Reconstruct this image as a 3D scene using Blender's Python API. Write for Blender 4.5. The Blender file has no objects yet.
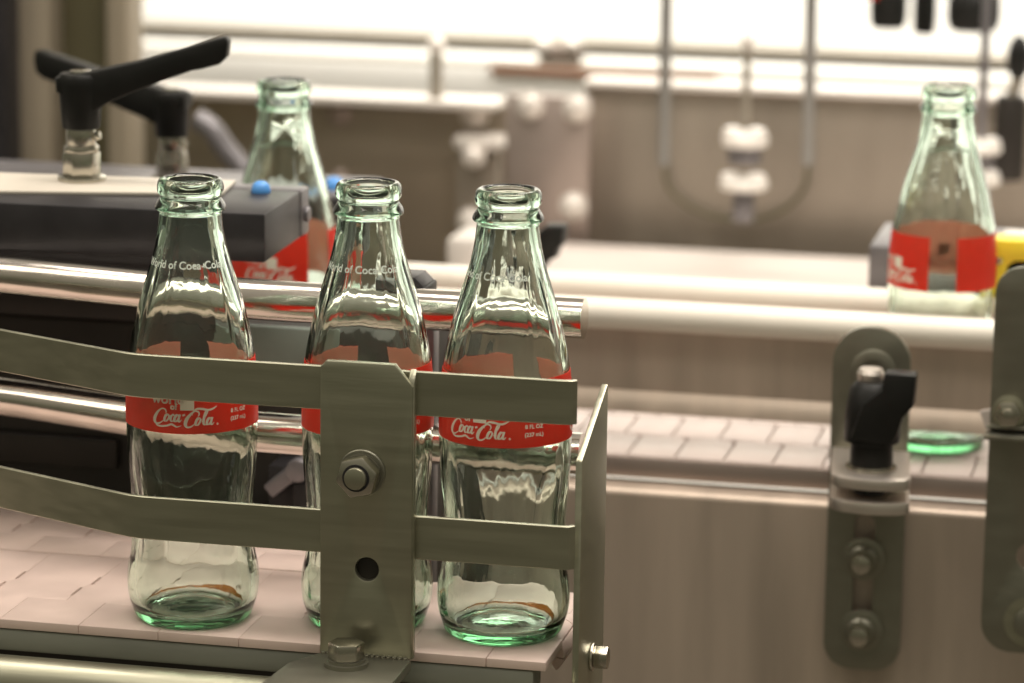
import bpy, bmesh, math, random
from mathutils import Vector, Matrix
random.seed(7)
PI = math.pi
sc = bpy.context.scene
COL = sc.collection

# ------------------------------------------------------------------ camera
F = 3300.0
pit, rol, yaw = math.radians(12), math.radians(.75), math.radians(12.5)
fw = Vector((-math.sin(yaw)*math.cos(pit), math.cos(yaw)*math.cos(pit), -math.sin(pit)))
rt = Vector((math.cos(yaw), math.sin(yaw), 0))
upv = rt.cross(fw)
CR = math.cos(rol)*rt + math.sin(rol)*upv
CU = -math.sin(rol)*rt + math.cos(rol)*upv
CAM = Vector((.4576, -1.3942, .4411))
cd = bpy.data.cameras.new('camera'); cam = bpy.data.objects.new('camera', cd); COL.objects.link(cam)
M3 = Matrix((CR, CU, -fw)).transposed()
cam.matrix_world = Matrix.Translation(CAM) @ M3.to_4x4()
cd.sensor_width = 36; cd.lens = F*36/1024
cd.clip_start = .05; cd.clip_end = 60
cd.dof.use_dof = True; cd.dof.focus_distance = 1.475; cd.dof.aperture_fstop = 8.6
sc.camera = cam

def ray(x, y): return fw + CR*((x-512)/F) - CU*((y-341.5)/F)
def at(x, y, Y):
    d = ray(x, y); return CAM + d*((Y-CAM.y)/d.y)
def atz(x, y, z):
    d = ray(x, y); return CAM + d*((z-CAM.z)/d.z)

# ------------------------------------------------------------------ materials
def mat(name, color, rough=.5, metal=0., noise=0., nscale=20., stretch=(1,1,1), bump=0., bscale=60., rvar=0., spec=.5, coat=0.):
    m = bpy.data.materials.new(name); m.use_nodes = True
    nt = m.node_tree; b = nt.nodes['Principled BSDF']
    b.inputs['Roughness'].default_value = rough; b.inputs['Metallic'].default_value = metal
    b.inputs['Base Color'].default_value = (*color, 1)
    b.inputs['Specular IOR Level'].default_value = spec
    if coat: b.inputs['Coat Weight'].default_value = coat
    if noise or bump or rvar:
        tc = nt.nodes.new('ShaderNodeTexCoord'); mp = nt.nodes.new('ShaderNodeMapping')
        mp.inputs['Scale'].default_value = stretch
        nt.links.new(tc.outputs['Object'], mp.inputs['Vector'])
        nz = nt.nodes.new('ShaderNodeTexNoise'); nz.inputs['Scale'].default_value = nscale
        nz.inputs['Detail'].default_value = 5
        nt.links.new(mp.outputs['Vector'], nz.inputs['Vector'])
        if noise:
            r = nt.nodes.new('ShaderNodeValToRGB')
            r.color_ramp.elements[0].position = .3; r.color_ramp.elements[1].position = .7
            r.color_ramp.elements[0].color = (*[c*(1-noise) for c in color], 1)
            r.color_ramp.elements[1].color = (*[min(1, c*(1+noise)) for c in color], 1)
            nt.links.new(nz.outputs['Fac'], r.inputs['Fac']); nt.links.new(r.outputs['Color'], b.inputs['Base Color'])
        if rvar:
            mr = nt.nodes.new('ShaderNodeMapRange')
            mr.inputs['From Min'].default_value = .3; mr.inputs['From Max'].default_value = .7
            mr.inputs['To Min'].default_value = max(.02, rough-rvar); mr.inputs['To Max'].default_value = rough+rvar
            nt.links.new(nz.outputs['Fac'], mr.inputs['Value']); nt.links.new(mr.outputs['Result'], b.inputs['Roughness'])
        if bump:
            n2 = nt.nodes.new('ShaderNodeTexNoise'); n2.inputs['Scale'].default_value = bscale; n2.inputs['Detail'].default_value = 4
            nt.links.new(mp.outputs['Vector'], n2.inputs['Vector'])
            bp = nt.nodes.new('ShaderNodeBump'); bp.inputs['Strength'].default_value = bump; bp.inputs['Distance'].default_value = .0006
            nt.links.new(n2.outputs['Fac'], bp.inputs['Height']); nt.links.new(bp.outputs['Normal'], b.inputs['Normal'])
    return m

STEEL = mat('brushed_steel', (.42,.412,.315), .35, .92, .07, 30, (.5,5,7), .08, 140, .05)
STEELD = mat('dull_steel', (.275,.268,.215), .42, .88, .06, 45, (1,3,3), .06, 120, .04)
NUTM = mat('nut_steel', (.55,.52,.45), .22, 1, .08, 90)
CHROME = mat('polished_steel', (.72,.66,.60), .13, 1, .08, 60, (.3,3,3), 0, 0, .04)
PANELF = mat('stainless_sheet', (.52,.43,.35), .42, .45, .15, 9, (5,2,.5), .1, 60, .06)
PANEL = mat('stainless_panel', (.345,.30,.25), .42, .5, .12, 9, (2.5,2,.5), .1, 60, .06)
PANELD = mat('stainless_panel_dark', (.40,.345,.275), .42, .85, .16, 6, (1,3,1), .1, 60, .07)
PANELP = mat('stainless_panel_pink', (.47,.395,.36), .45, .8, .1, 7, (1,3,1), .1, 60, .07)
BRIGHTST = mat('bright_steel', (.80,.75,.70), .4, .35, .06, 20)
CHAIN = mat('acetal_chain', (.68,.535,.475), .45, 0, .06, 35, (1,1,1), .12, 120, .08)
CHAINB = mat('acetal_chain_pale', (.54,.465,.43), .4, 0, .08, 35, (1,1,1), .12, 120, .08)
CREAM = mat('cream_plastic', (.93,.88,.78), .35, 0, .03, 20)
BLACK = mat('black_plastic', (.009,.009,.008), .45, 0, .2, 80, (1,1,1), .2, 300, 0, .3)
BLACKM = mat('black_anodised', (.030,.028,.030), .42, .1, .2, 60, (1,1,1), 0, 0, 0, .35)
GREYM = mat('grey_anodised', (.20,.19,.20), .4, .5, .1, 60)
TEAL = mat('grey_green_paint', (.24,.285,.25), .5, 0, .1, 30)
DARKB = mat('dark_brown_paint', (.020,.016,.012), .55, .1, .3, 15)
GREYBAR = mat('grey_wear_plastic', (.20,.205,.17), .5, 0, .12, 30, (.5,2,2))
BLUE = mat('blue_plastic', (.10,.34,.80), .4)
YELLOW = mat('yellow_plastic', (.92,.75,.05), .4, 0, .05, 40)
def translucent(m, col, fac):
    nt = m.node_tree; b = nt.nodes['Principled BSDF']; tr = nt.nodes.new('ShaderNodeBsdfTranslucent'); mx = nt.nodes.new('ShaderNodeMixShader')
    tr.inputs['Color'].default_value = (*col, 1); mx.inputs['Fac'].default_value = fac
    nt.links.new(b.outputs[0], mx.inputs[1]); nt.links.new(tr.outputs[0], mx.inputs[2]); nt.links.new(mx.outputs[0], nt.nodes['Material Output'].inputs['Surface'])
    return m
RED = translucent(mat('red_enamel', (.95,.010,.005), .40, 0, .04, 200, (1,1,1), 0, 0, 0, .25), (1,.46,.34), .34)
PEACH = translucent(mat('label_reverse', (.95,.55,.40), .5), (1,.97,.90), .8)
INK = mat('cream_ink', (.86,.80,.66), .5)
INKW = mat('white_ink', (.75,.80,.72), .5)
REDP = mat('red_plastic', (.6,.04,.02), .4)
WALL = mat('white_wall', (.93,.91,.87), .6, 0, .03, 3)
PIPE = mat('grey_pipe', (.33,.30,.25), .5, .3, .08, 10)
RUST = mat('orange_brown_strip', (.42,.15,.07), .6, 0, .15, 12)
OLIVE = mat('olive_panel', (.125,.112,.06), .6, .1, .12, 6)
BEIGE = mat('beige_panel', (.36,.31,.235), .5, .2, .1, 6)
FLOORM = mat('floor_paint', (.16,.14,.11), .6, 0, .2, 5)
LUGM = mat('bright_lug_steel', (.66,.60,.54), .38, .85, .06, 40)
NUTW = mat('pale_nut', (.93,.89,.84), .4, .1, .03, 40)
SHELF = mat('pale_board', (.60,.55,.47), .5, 0, .05, 10)
RODM = mat('rod_steel', (.30,.30,.29), .4, .6, .06, 30)
TABLE = mat('white_table', (.66,.59,.54), .45, 0, .05, 10)

def glass(name, col, dens):
    m = bpy.data.materials.new(name); m.use_nodes = True
    nt = m.node_tree; b = nt.nodes['Principled BSDF']
    b.inputs['Base Color'].default_value = (1,1,1,1)
    b.inputs['Roughness'].default_value = 0; b.inputs['IOR'].default_value = 1.5
    b.inputs['Transmission Weight'].default_value = 1
    tc = nt.nodes.new('ShaderNodeTexCoord'); nz = nt.nodes.new('ShaderNodeTexNoise'); bp = nt.nodes.new('ShaderNodeBump'); mp = nt.nodes.new('ShaderNodeMapping')
    mp.inputs['Scale'].default_value = (1,1,.45)
    nz.inputs['Scale'].default_value = 95; nz.inputs['Detail'].default_value = 2.5; bp.inputs['Strength'].default_value = .26; bp.inputs['Distance'].default_value = .0012
    nt.links.new(tc.outputs['Object'], mp.inputs['Vector']); nt.links.new(mp.outputs['Vector'], nz.inputs['Vector'])
    nt.links.new(nz.outputs['Fac'], bp.inputs['Height']); nt.links.new(bp.outputs['Normal'], b.inputs['Normal'])
    v = nt.nodes.new('ShaderNodeVolumeAbsorption')
    v.inputs['Color'].default_value = (*col, 1); v.inputs['Density'].default_value = dens
    nt.links.new(v.outputs['Volume'], nt.nodes['Material Output'].inputs['Volume'])
    return m
GLASS = glass('green_tinted_glass', (.10,.84,.34), 31)
RESID = mat('brown_residue', (.55,.22,.05), .15)
RESID.node_tree.nodes['Principled BSDF'].inputs['Transmission Weight'].default_value = .85

# ------------------------------------------------------------------ mesh helpers
def link(name, bm, m, parent=None, smooth=True, angle=35, loc=None):
    me = bpy.data.meshes.new(name)
    bmesh.ops.recalc_face_normals(bm, faces=bm.faces[:])
    bm.to_mesh(me); bm.free()
    for mm in (m if isinstance(m, (list, tuple)) else [m]): me.materials.append(mm)
    if smooth:
        me.polygons.foreach_set('use_smooth', [True]*len(me.polygons))
        me.set_sharp_from_angle(angle=math.radians(angle))
    o = bpy.data.objects.new(name, me); COL.objects.link(o)
    if parent is not None: o.parent = parent; 
    if loc is not None: o.location = loc
    return o
def tag(o, label=None, cat=None, group=None, kind=None):
    if label: o['label'] = label
    if cat: o['category'] = cat
    if group: o['group'] = group
    if kind: o['kind'] = kind
    return o
def empty(name, loc, label, cat, group=None, rz=0):
    o = bpy.data.objects.new(name, None); COL.objects.link(o); o.empty_display_size = .01
    o.location = loc; o.rotation_euler = (0,0,rz)
    return tag(o, label, cat, group)
def NB(): return bmesh.new()
def bevel(bm, w, geom_edges=None, seg=2):
    if w <= 0: return
    ed = geom_edges if geom_edges is not None else [e for e in bm.edges if len(e.link_faces) == 2 and e.calc_face_angle(0) > .5]
    bmesh.ops.bevel(bm, geom=ed, offset=w, segments=seg, affect='EDGES', profile=.5, clamp_overlap=True)
def box(bm, lo, hi, bev=0., rot=None, piv=None, seg=2):
    t = bmesh.new()
    v = [t.verts.new((x,y,z)) for x in (lo[0],hi[0]) for y in (lo[1],hi[1]) for z in (lo[2],hi[2])]
    for f in ((0,1,3,2),(4,6,7,5),(0,4,5,1),(2,3,7,6),(0,2,6,4),(1,5,7,3)): t.faces.new([v[i] for i in f])
    bevel(t, bev, t.edges[:], seg)
    if rot is not None:
        p = Vector(piv) if piv else (Vector(lo)+Vector(hi))/2
        bmesh.ops.transform(t, matrix=Matrix.Translation(p) @ rot.to_4x4() @ Matrix.Translation(-p), verts=t.verts[:])
    merge(bm, t)
def merge(bm, t):
    me = bpy.data.meshes.new('tmp'); bmesh.ops.recalc_face_normals(t, faces=t.faces[:])
    t.to_mesh(me); t.free(); bm.from_mesh(me); bpy.data.meshes.remove(me)
def frame_of(d):
    d = Vector(d).normalized()
    return d.to_track_quat('Z', 'Y').to_matrix()
def lathe(bm, prof, n=48, origin=(0,0,0), axis=(0,0,1), closed=False, cap=True):
    """prof: (r, h) pairs along the axis"""
    t = bmesh.new(); rings = []
    for r, h in prof:
        if r < 1e-7: rings.append([t.verts.new((0,0,h))])
        else: rings.append([t.verts.new((r*math.cos(2*PI*i/n), r*math.sin(2*PI*i/n), h)) for i in range(n)])
    prs = list(zip(rings, rings[1:])) + ([(rings[-1], rings[0])] if closed else [])
    for a, b in prs:
        for i in range(n):
            j = (i+1) % n
            if len(a) == 1 and len(b) == 1: continue
            if len(a) == 1: t.faces.new((a[0], b[j], b[i]))
            elif len(b) == 1: t.faces.new((a[i], a[j], b[0]))
            else: t.faces.new((a[i], a[j], b[j], b[i]))
    if cap and not closed:
        for rg in (rings[0], rings[-1]):
            if len(rg) > 1: t.faces.new(rg)
    bmesh.ops.transform(t, matrix=Matrix.Translation(Vector(origin)) @ frame_of(axis).to_4x4(), verts=t.verts[:])
    merge(bm, t)
def cyl(bm, a, b, r, n=32, bev=.0, r2=None):
    a, b = Vector(a), Vector(b); L = (b-a).length; r2 = r if r2 is None else r2
    if bev: prof = [(r-bev,0),(r-.3*bev,.3*bev),(r,bev),(r2,L-bev),(r2-.3*bev,L-.3*bev),(r2-bev,L)]
    else: prof = [(r,0),(r2,L)]
    lathe(bm, prof, n, a, b-a)
def hexa(bm, a, axis, af, h, bev=.0006, rot=0.):
    """hexagonal nut or bolt head, across-flats af, from a along axis"""
    R = af/2/math.cos(PI/6); t = bmesh.new()
    lo = [t.verts.new((R*math.cos(rot+PI/3*i), R*math.sin(rot+PI/3*i), 0)) for i in range(6)]
    hi = [t.verts.new((R*math.cos(rot+PI/3*i), R*math.sin(rot+PI/3*i), h)) for i in range(6)]
    t.faces.new(lo[::-1]); t.faces.new(hi)
    for i in range(6): t.faces.new((lo[i], lo[(i+1)%6], hi[(i+1)%6], hi[i]))
    bevel(t, bev, t.edges[:], 2)
    bmesh.ops.transform(t, matrix=Matrix.Translation(Vector(a)) @ frame_of(axis).to_4x4(), verts=t.verts[:])
    merge(bm, t)
def plate(bm, outline, holes, y0, y1, plane='xz', bev=.0005):
    """flat plate from a 2D outline with holes, extruded between two depths"""
    t = bmesh.new()
    def mk(p, d): return (p[0], d, p[1]) if plane == 'xz' else ((p[0], p[1], d) if plane == 'xy' else (d, p[0], p[1]))
    loops = [outline] + holes
    res = []
    for d in (y0, y1):
        es = []; vl = []
        for lp in loops:
            vs = [t.verts.new(mk(p, d)) for p in lp]; vl.append(vs)
            for i in range(len(vs)): es.append(t.edges.new((vs[i], vs[(i+1)%len(vs)])))
        if holes: bmesh.ops.triangle_fill(t, edges=es, use_beauty=True, use_dissolve=False)
        else: t.faces.new(vl[0])
        res.append((vl, es))
    rim = []
    for la, lb in zip(res[0][0], res[1][0]):
        n = len(la)
        for i in range(n): t.faces.new((la[i], la[(i+1)%n], lb[(i+1)%n], lb[i]))
    bmesh.ops.recalc_face_normals(t, faces=t.faces[:])
    if bev:
        ed = [e for e in t.edges if len(e.link_faces) == 2 and e.calc_face_angle(0) > 1.3]
        bmesh.ops.bevel(t, geom=ed, offset=bev, segments=2, affect='EDGES', profile=.5, clamp_overlap=True)
    merge(bm, t)
def circ(cx, cz, r, n=28): return [(cx+r*math.cos(2*PI*i/n), cz+r*math.sin(2*PI*i/n)) for i in range(n)]
def rrect(x0, z0, x1, z1, r, n=8):
    if isinstance(r, (int, float)): r = (r,)*4
    pts = []
    for (cx, cz, a0, rr) in ((x1-r[0], z1-r[0], 0, r[0]), (x0+r[1], z1-r[1], PI/2, r[1]), (x0+r[2], z0+r[2], PI, r[2]), (x1-r[3], z0+r[3], 1.5*PI, r[3])):
        for i in range(n+1):
            a = a0 + PI/2*i/n; pts.append((cx+rr*math.cos(a), cz+rr*math.sin(a)))
    out = []
    for p in pts:
        if not out or (abs(p[0]-out[-1][0])+abs(p[1]-out[-1][1])) > 1e-6: out.append(p)
    if abs(out[0][0]-out[-1][0])+abs(out[0][1]-out[-1][1]) < 1e-6: out.pop()
    return out
def catmull(P, n=8):
    P = [Vector(p) for p in P]; out = []
    for i in range(len(P)-1):
        p0 = P[i-1] if i else P[0]*2-P[1]; p1, p2 = P[i], P[i+1]; p3 = P[i+2] if i+2 < len(P) else P[-1]*2-P[-2]
        for k in range(n):
            t = k/n
            out.append(.5*((2*p1) + (p2-p0)*t + (2*p0-5*p1+4*p2-p3)*t*t + (3*p1-p0-3*p2+p3)*t**3))
    out.append(P[-1]); return out
def sweep(bm, path, section, closed_section=True, cap=True, upd=(0,0,1)):
    """sweep a 2D section (side, up) along a path"""
    t = bmesh.new(); rings = []; P = [Vector(p) for p in path]; upd = Vector(upd)
    for i, p in enumerate(P):
        d = (P[min(i+1, len(P)-1)] - P[max(i-1, 0)]).normalized()
        s = d.cross(upd).normalized(); u = s.cross(d).normalized()
        rings.append([t.verts.new(p + s*a + u*b) for a, b in section])
    n = len(section)
    for a, b in zip(rings, rings[1:]):
        for i in range(n if closed_section else n-1):
            j = (i+1) % n; t.faces.new((a[i], a[j], b[j], b[i]))
    if cap: t.faces.new(rings[0]); t.faces.new(rings[-1][::-1])
    merge(bm, t)
def tubepath(bm, path, r, n=24, upd=(0,0,1)): sweep(bm, path, [(r*math.cos(2*PI*i/n), r*math.sin(2*PI*i/n)) for i in range(n)], upd=upd)

# ------------------------------------------------------------------ the setting
b = NB(); box(b, (-4,-3,-.92), (4.5,3.4,-.9)); tag(link('floor', b, FLOORM), 'dark painted floor under the bottling machines', 'floor', kind='structure')
b = NB(); box(b, (-4,2.9,-.9), (4.5,2.98,2.6)); tag(link('wall_back', b, WALL), 'brightly lit white back wall behind the machines', 'wall', kind='structure')

# ------------------------------------------------------------------ glass bottles
PX, PZ = 1/2171.0, .204/438
outer_px = [(50,615),(54,614.3),(57.3,611.5),(59.2,607.5),(61,602),(63.4,595),(65,586),(65.5,576),(65,566),(63.6,557),(61.6,548),(60.2,536),(59.5,522),(59.4,508),(60,494),(61.3,478),
            (62.8,462),(63.8,448),(64.3,434),(64.6,420),(64.7,405),(64.5,388),(63.8,372),(62.4,356),(60.3,340),(57.3,324),(53.2,306),(48.4,288),(42.8,270),(37.6,253),(34,238),(31.8,225),(30.6,214),
            (30.5,210.8),(31.8,209.2),(34,207.6),(34.6,205.6),(33.6,202.2),(31,198.2),(29.7,195.8),(29.7,193.8),(31.2,192.2),(32.3,189.5),(32.5,185.5),(31.8,181.5),(30.2,178.6),(28,177.2),(26,177.4),(24,178.8),(22.6,182)]
inner_px = [(21.8,190),(21.6,204),(22.5,218),(24.6,232),(29,250),(34.5,268),(40.3,286),(45.6,304),(50,322),(53.2,340),(55.4,356),(57,374),(57.8,392),(57.9,410),(57.6,430),(57,450),(55.6,470),(54,490),
            (53,508),(52.9,524),(53.8,540),(55.6,554),(57.2,566),(57.6,576),(57.2,586),(55.6,594),(52.6,600),(48,603.6),(40,604.4),(28,602.4),(16,600),(6,599.2)]
under_px = [(4,609.5),(22,610),(38,611.2),(44,613),(47,614.7)]
def r_at(z):
    y = 615 - z/PZ; pr = outer_px[:33]
    for (r0,y0),(r1,y1) in zip(pr, pr[1:]):
        if y1 <= y <= y0: return (r0 + (r1-r0)*(y0-y)/(y0-y1))*PX
    return pr[-1][0]*PX
def smooth01(x): x = max(0., min(1., x)); return x*x*(3-2*x)
def flute(y):
    lo = smooth01((y-430)/64)*smooth01((564-y)/44)*2.7
    hi = smooth01((y-232)/50)*smooth01((352-y)/40)*1.5
    return lo, hi
def bottle_mesh():
    t = bmesh.new(); N = 140; NF = 10
    o = catmull([(a,c,0) for a,c in outer_px], 3); inn = catmull([(a,c,0) for a,c in inner_px], 3); und = [Vector((a,c,0)) for a,c in under_px]
    seq = [(p,1) for p in o] + [(p,.62 if 200 < p.y < 580 else 0) for p in inn]
    rings = []
    def ring(p, fl):
        vs = []
        lo, hi = flute(p.y)
        lo *= fl; hi *= fl
        for i in range(N):
            a = 2*PI*i/N; s = abs(math.sin(NF*a/2))
            r = p.x - lo*(1-s)**1.3*1.25 - hi*(1-s)**1.2 + lo*.25
            vs.append(t.verts.new((r*PX*math.cos(a), r*PX*math.sin(a), (615-p.y)*PZ)))
        return vs
    rings = [ring(p, f) for p, f in seq]
    c1 = t.verts.new((0,0,(615-599.1)*PZ))
    ur = [ring(p, 0) for p in und]; c0 = t.verts.new((0,0,(615-609.4)*PZ))
    for a, c in zip(rings, rings[1:]):
        for i in range(N): t.faces.new((a[i], a[(i+1)%N], c[(i+1)%N], c[i]))
    a = rings[-1]
    for i in range(N): t.faces.new((a[i], a[(i+1)%N], c1))
    for i in range(N): t.faces.new((c0, ur[0][(i+1)%N], ur[0][i]))
    for a, c in zip(ur, ur[1:]+[rings[0]]):
        for i in range(N): t.faces.new((a[i], a[(i+1)%N], c[(i+1)%N], c[i]))
    return t

Z0, Z1 = (615-415.5)*PZ, (615-351)*PZ      # label band
def ang(deg): return math.radians(deg) - PI/2   # 0 = towards the viewer side (-Y), positive to the right
GAP, GW = 185., 30.
def label_mesh():
    t = bmesh.new(); n = 150; nz = 12
    a0, a1 = GAP+GW/2-360, GAP-GW/2
    def grid(off):
        g = []
        for j in range(nz+1):
            z = Z0+(Z1-Z0)*j/nz; r = r_at(z)+off
            g.append([t.verts.new((r*math.cos(ang(a0+(a1-a0)*i/n)), r*math.sin(ang(a0+(a1-a0)*i/n)), z)) for i in range(n+1)])
        return g
    A, B = grid(.00022), grid(.00006)
    for j in range(nz):
        for i in range(n):
            t.faces.new((A[j][i], A[j][i+1], A[j+1][i+1], A[j+1][i]))
            f = t.faces.new((B[j][i], B[j+1][i], B[j+1][i+1], B[j][i+1])); f.material_index = 1
    for i in range(n):
        t.faces.new((A[0][i], B[0][i], B[0][i+1], A[0][i+1])); t.faces.new((A[nz][i], A[nz][i+1], B[nz][i+1], B[nz][i]))
    for j in range(nz):
        t.faces.new((A[j][0], A[j+1][0], B[j+1][0], B[j][0])); t.faces.new((A[j][n], B[j][n], B[j+1][n], A[j+1][n]))
    return t
def wrap(t, tris, adeg, z, off):
    """put flat shapes (lists of faces of (u,v) metres) on the bottle, centred on angle adeg and height z"""
    for poly in tris:
        vs = []
        for u, v in poly:
            r = r_at(z+v)+off; a = ang(adeg) + u/r_at(z)
            vs.append(t.verts.new((r*math.cos(a), r*math.sin(a), z+v)))
        try: t.faces.new(vs)
        except ValueError: pass
def text_polys(s, size):
    cu = bpy.data.curves.new('txt', 'FONT'); cu.body = s; cu.size = size; cu.align_x = 'CENTER'; cu.resolution_u = 3
    ob = bpy.data.objects.new('txt', cu); COL.objects.link(ob)
    dg = bpy.context.evaluated_depsgraph_get(); dg.update()
    me = ob.evaluated_get(dg).to_mesh()
    P = [[(me.vertices[i].co.x, me.vertices[i].co.y) for i in p.vertices] for p in me.polygons]
    ob.evaluated_get(dg).to_mesh_clear(); bpy.data.objects.remove(ob); bpy.data.curves.remove(cu)
    return P
def bold(polys, d):      # thicken light lettering by overlaying shifted copies
    return polys + [[(x+d, y) for x, y in p] for p in polys] + [[(x, y+d) for x, y in p] for p in polys]
def stroke_polys(strokes, s, cx, cy, slant=0.):
    out = []
    for st in strokes:
        P = catmull(st, 7)
        L, R = [], []
        for i, p in enumerate(P):
            d = P[min(i+1, len(P)-1)] - P[max(i-1, 0)]; d = Vector((d.x, d.y)).normalized(); nrm = Vector((-d.y, d.x))
            w = max(.34, p.z*1.3)/2
            L.append(((p.x+nrm.x*w-cx)*s, (p.y+nrm.y*w-cy)*s)); R.append(((p.x-nrm.x*w-cx)*s, (p.y-nrm.y*w-cy)*s))
        for i in range(len(P)-1): out.append([R[i], R[i+1], L[i+1], L[i]])
    return out
def oval(cx, cy, rx, ry, sl=.35):
    pts = []
    for i in range(13):
        a = math.radians(60)+2*PI*i/12
        x, y = rx*math.cos(a), ry*math.sin(a)
        pts.append((cx+x+y*sl, cy+y, .95 if math.cos(a) < -.3 else (.62 if math.cos(a) > .3 else .35)))
    return pts
script = [
    [(6.9,6.3,.2),(7.0,7.3,.5),(6.2,8.3,.5),(4.6,8.3,.5),(2.6,6.6,.9),(1.1,4.0,1.25),(.9,1.9,1.1),(2.0,.9,.7),(3.8,1.3,.5),(5.6,2.6,.25)],
    [(1.3,1.6,.3),(2.0,.2,.6),(4.4,-.3,.7),(7.4,.2,.7),(9.6,1.0,.75),(11.0,.4,.7),(12.3,-.2,.5),(14.4,.5,.2)],
    oval(7.3,4.1,1.0,1.75), [(8.0,5.2,.25),(8.8,5.0,.3),(9.6,5.5,.25)],
    [(11.0,5.2,.6),(10.6,5.9,.5),(9.8,5.2,.7),(9.2,3.8,.95),(9.5,2.6,.7),(10.4,2.7,.4),(11.2,3.6,.2)],
    oval(12.2,4.1,.95,1.7), [(13.9,6.0,.7),(13.3,4.2,.85),(13.1,2.8,.8),(13.6,2.4,.5),(14.6,3.4,.25)],
    [(15.0,5.5,.7),(15.6,5.7,.7),(16.2,6.0,.6)],
    [(22.4,5.0,.25),(23.0,6.2,.5),(22.4,7.4,.6),(20.8,7.5,.5),(18.8,6.0,.9),(17.0,3.6,1.3),(16.4,1.2,1.25),(17.2,-.2,.8),(19.0,.0,.55),(20.8,1.4,.3)],
    [(19.6,5.6,.2),(20.2,7.4,.45),(22.0,8.7,.75),(24.6,8.6,.85),(27.2,8.0,.8),(29.4,8.4,.7),(31.6,9.6,.3)],
    oval(22.4,2.5,1.0,1.8), [(23.2,3.6,.25),(24.2,3.2,.3)],
    [(24.2,2.2,.3),(25.8,4.6,.4),(27.0,7.2,.5),(26.6,7.9,.5),(25.8,6.4,.8),(25.1,3.4,1.0),(25.1,1.3,.8),(25.8,.9,.4),(26.6,1.8,.25)],
    oval(27.7,2.5,.95,1.7), [(29.4,4.4,.7),(28.8,2.6,.85),(28.6,1.2,.8),(29.2,.8,.5),(30.2,1.8,.25)],
    [(31.5,1.0,.3),(31.9,1.3,.3),(32.2,.9,.3),(31.9,.5,.3),(31.5,1.0,.3)]]
def lettering_mesh():
    t = bmesh.new(); S = .00093
    logo = stroke_polys(script, S, 15.6, 4.2)
    zl = Z0 + .0073
    vol = bold(text_polys('8 FL OZ', .0025), .0002) + bold([[(x, y-.0036) for x, y in p] for p in text_polys('(237 mL)', .0025)], .0002)
    wor = bold(text_polys('world', .0064), .0003)
    off = bold(text_polys('of', .0038), .0003)
    sq = [[(-.0031,-.0031),(0,-.0031),(0,0),(-.0031,0)],[(0,-.0031),(.0031,-.0031),(.0031,0),(0,0)],[(-.0031,0),(0,0),(0,.0034),(-.0031,.0034)],[(0,0),(.0031,0),(.0031,.0034),(0,.0034)]]
    for c in (0, 126):
        wrap(t, logo, c+1.5, zl, .00030); wrap(t, wor, c-13, zl+.0062, .00030); wrap(t, off, c-7.5, zl+.0037, .00030); wrap(t, sq, c+4.5, zl+.0066, .00030)
    for c in (52,): wrap(t, vol, c, zl+.0012, .00030)
    return t
def neck_lettering_mesh():
    t = bmesh.new()
    P = []
    s = 'World of Coca-Cola'; x = 0
    P = text_polys(s, .0048)
    # subdivide long faces along u is not needed: letters are about 2 mm wide
    wrap(t, bold(P, .00022), -7, (615-260)*PZ, .00012)
    return t
def residue_mesh():
    """thin film around the inside bottom corner, climbing higher on one side"""
    t = bmesh.new(); N = 90; rings = []
    path = [(46,604.0),(48,603.6),(50.4,602.0),(52.6,600),(54.2,597),(55.6,594),(56.5,590)]
    cum = [0]
    for (a,b_),(c,d) in zip(path, path[1:]): cum.append(cum[-1]+math.hypot(c-a,d-b_))
    def pt(u):
        for k in range(len(path)-1):
            if u <= cum[k+1]:
                f = (u-cum[k])/(cum[k+1]-cum[k]); return path[k][0]+(path[k+1][0]-path[k][0])*f, path[k][1]+(path[k+1][1]-path[k][1])*f
        return path[-1]
    for i in range(N):
        a = 2*PI*i/N; w = 1.1 + .5*math.sin(3*a+1) + 5.5*max(0, math.cos(a-1.0))**6
        u0, u1 = 4.2, 4.2+w; row = []
        for u, off in ((u0,.25),((u0+u1)/2,.3),(u1,.25),(u1,.75),((u0+u1)/2,1.1),(u0,.75)):
            r, y = pt(u); row.append(t.verts.new(((r-off*.7)*PX*math.cos(a), (r-off*.7)*PX*math.sin(a), (615-y+off*.7)*PZ)))
        rings.append(row)
    for i in range(N):
        A, B = rings[i], rings[(i+1)%N]
        for k in range(6): t.faces.new((A[k], A[(k+1)%6], B[(k+1)%6], B[k]))
    return t
BOT = 'empty contour bottles on the conveyors'
def first_bottle(loc, rz, label):
    root = empty('glass_bottle', loc, label, 'bottle', BOT, rz)
    link('glass', bottle_mesh(), GLASS, root, angle=80)
    lb = link('label', label_mesh(), [RED, PEACH], root, angle=40); tag(lb, 'red printed label band with a narrow clear gap')
    link('lettering', lettering_mesh(), INK, lb, smooth=False)
    link('neck_lettering', neck_lettering_mesh(), INKW, root, smooth=False)
    rs = link('residue', residue_mesh(), RESID, root); tag(rs, 'brown dried drink residue ring inside the base')
    return root
def copy_tree(o, parent=None):
    c = o.copy(); COL.objects.link(c)
    if parent is not None: c.parent = parent
    for ch in list(o.children): copy_tree(ch, c)
    return c
B1 = first_bottle((0,0,0), math.radians(12.5-3), 'first empty bottle from the left of the front row, clear of the bracket')
def bottle(loc, deg, label):
    c = copy_tree(B1); c.location = loc; c.rotation_euler = (0,0,math.radians(12.5+deg)); c['label'] = label; return c
bottle((.0793,.0124,0), -8, 'empty bottle standing partly behind the bolted upright steel bracket')
bottle((.1433,.0126,0), -27, 'empty bottle at the end of the front chain beside the thin steel end plate')
p4 = atz(935,444.3,0)
bottle((p4.x,p4.y,0), -192, 'lone empty bottle on the rear conveyor behind the cream guide rail')
p5 = atz(276,84,.2035)
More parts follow.
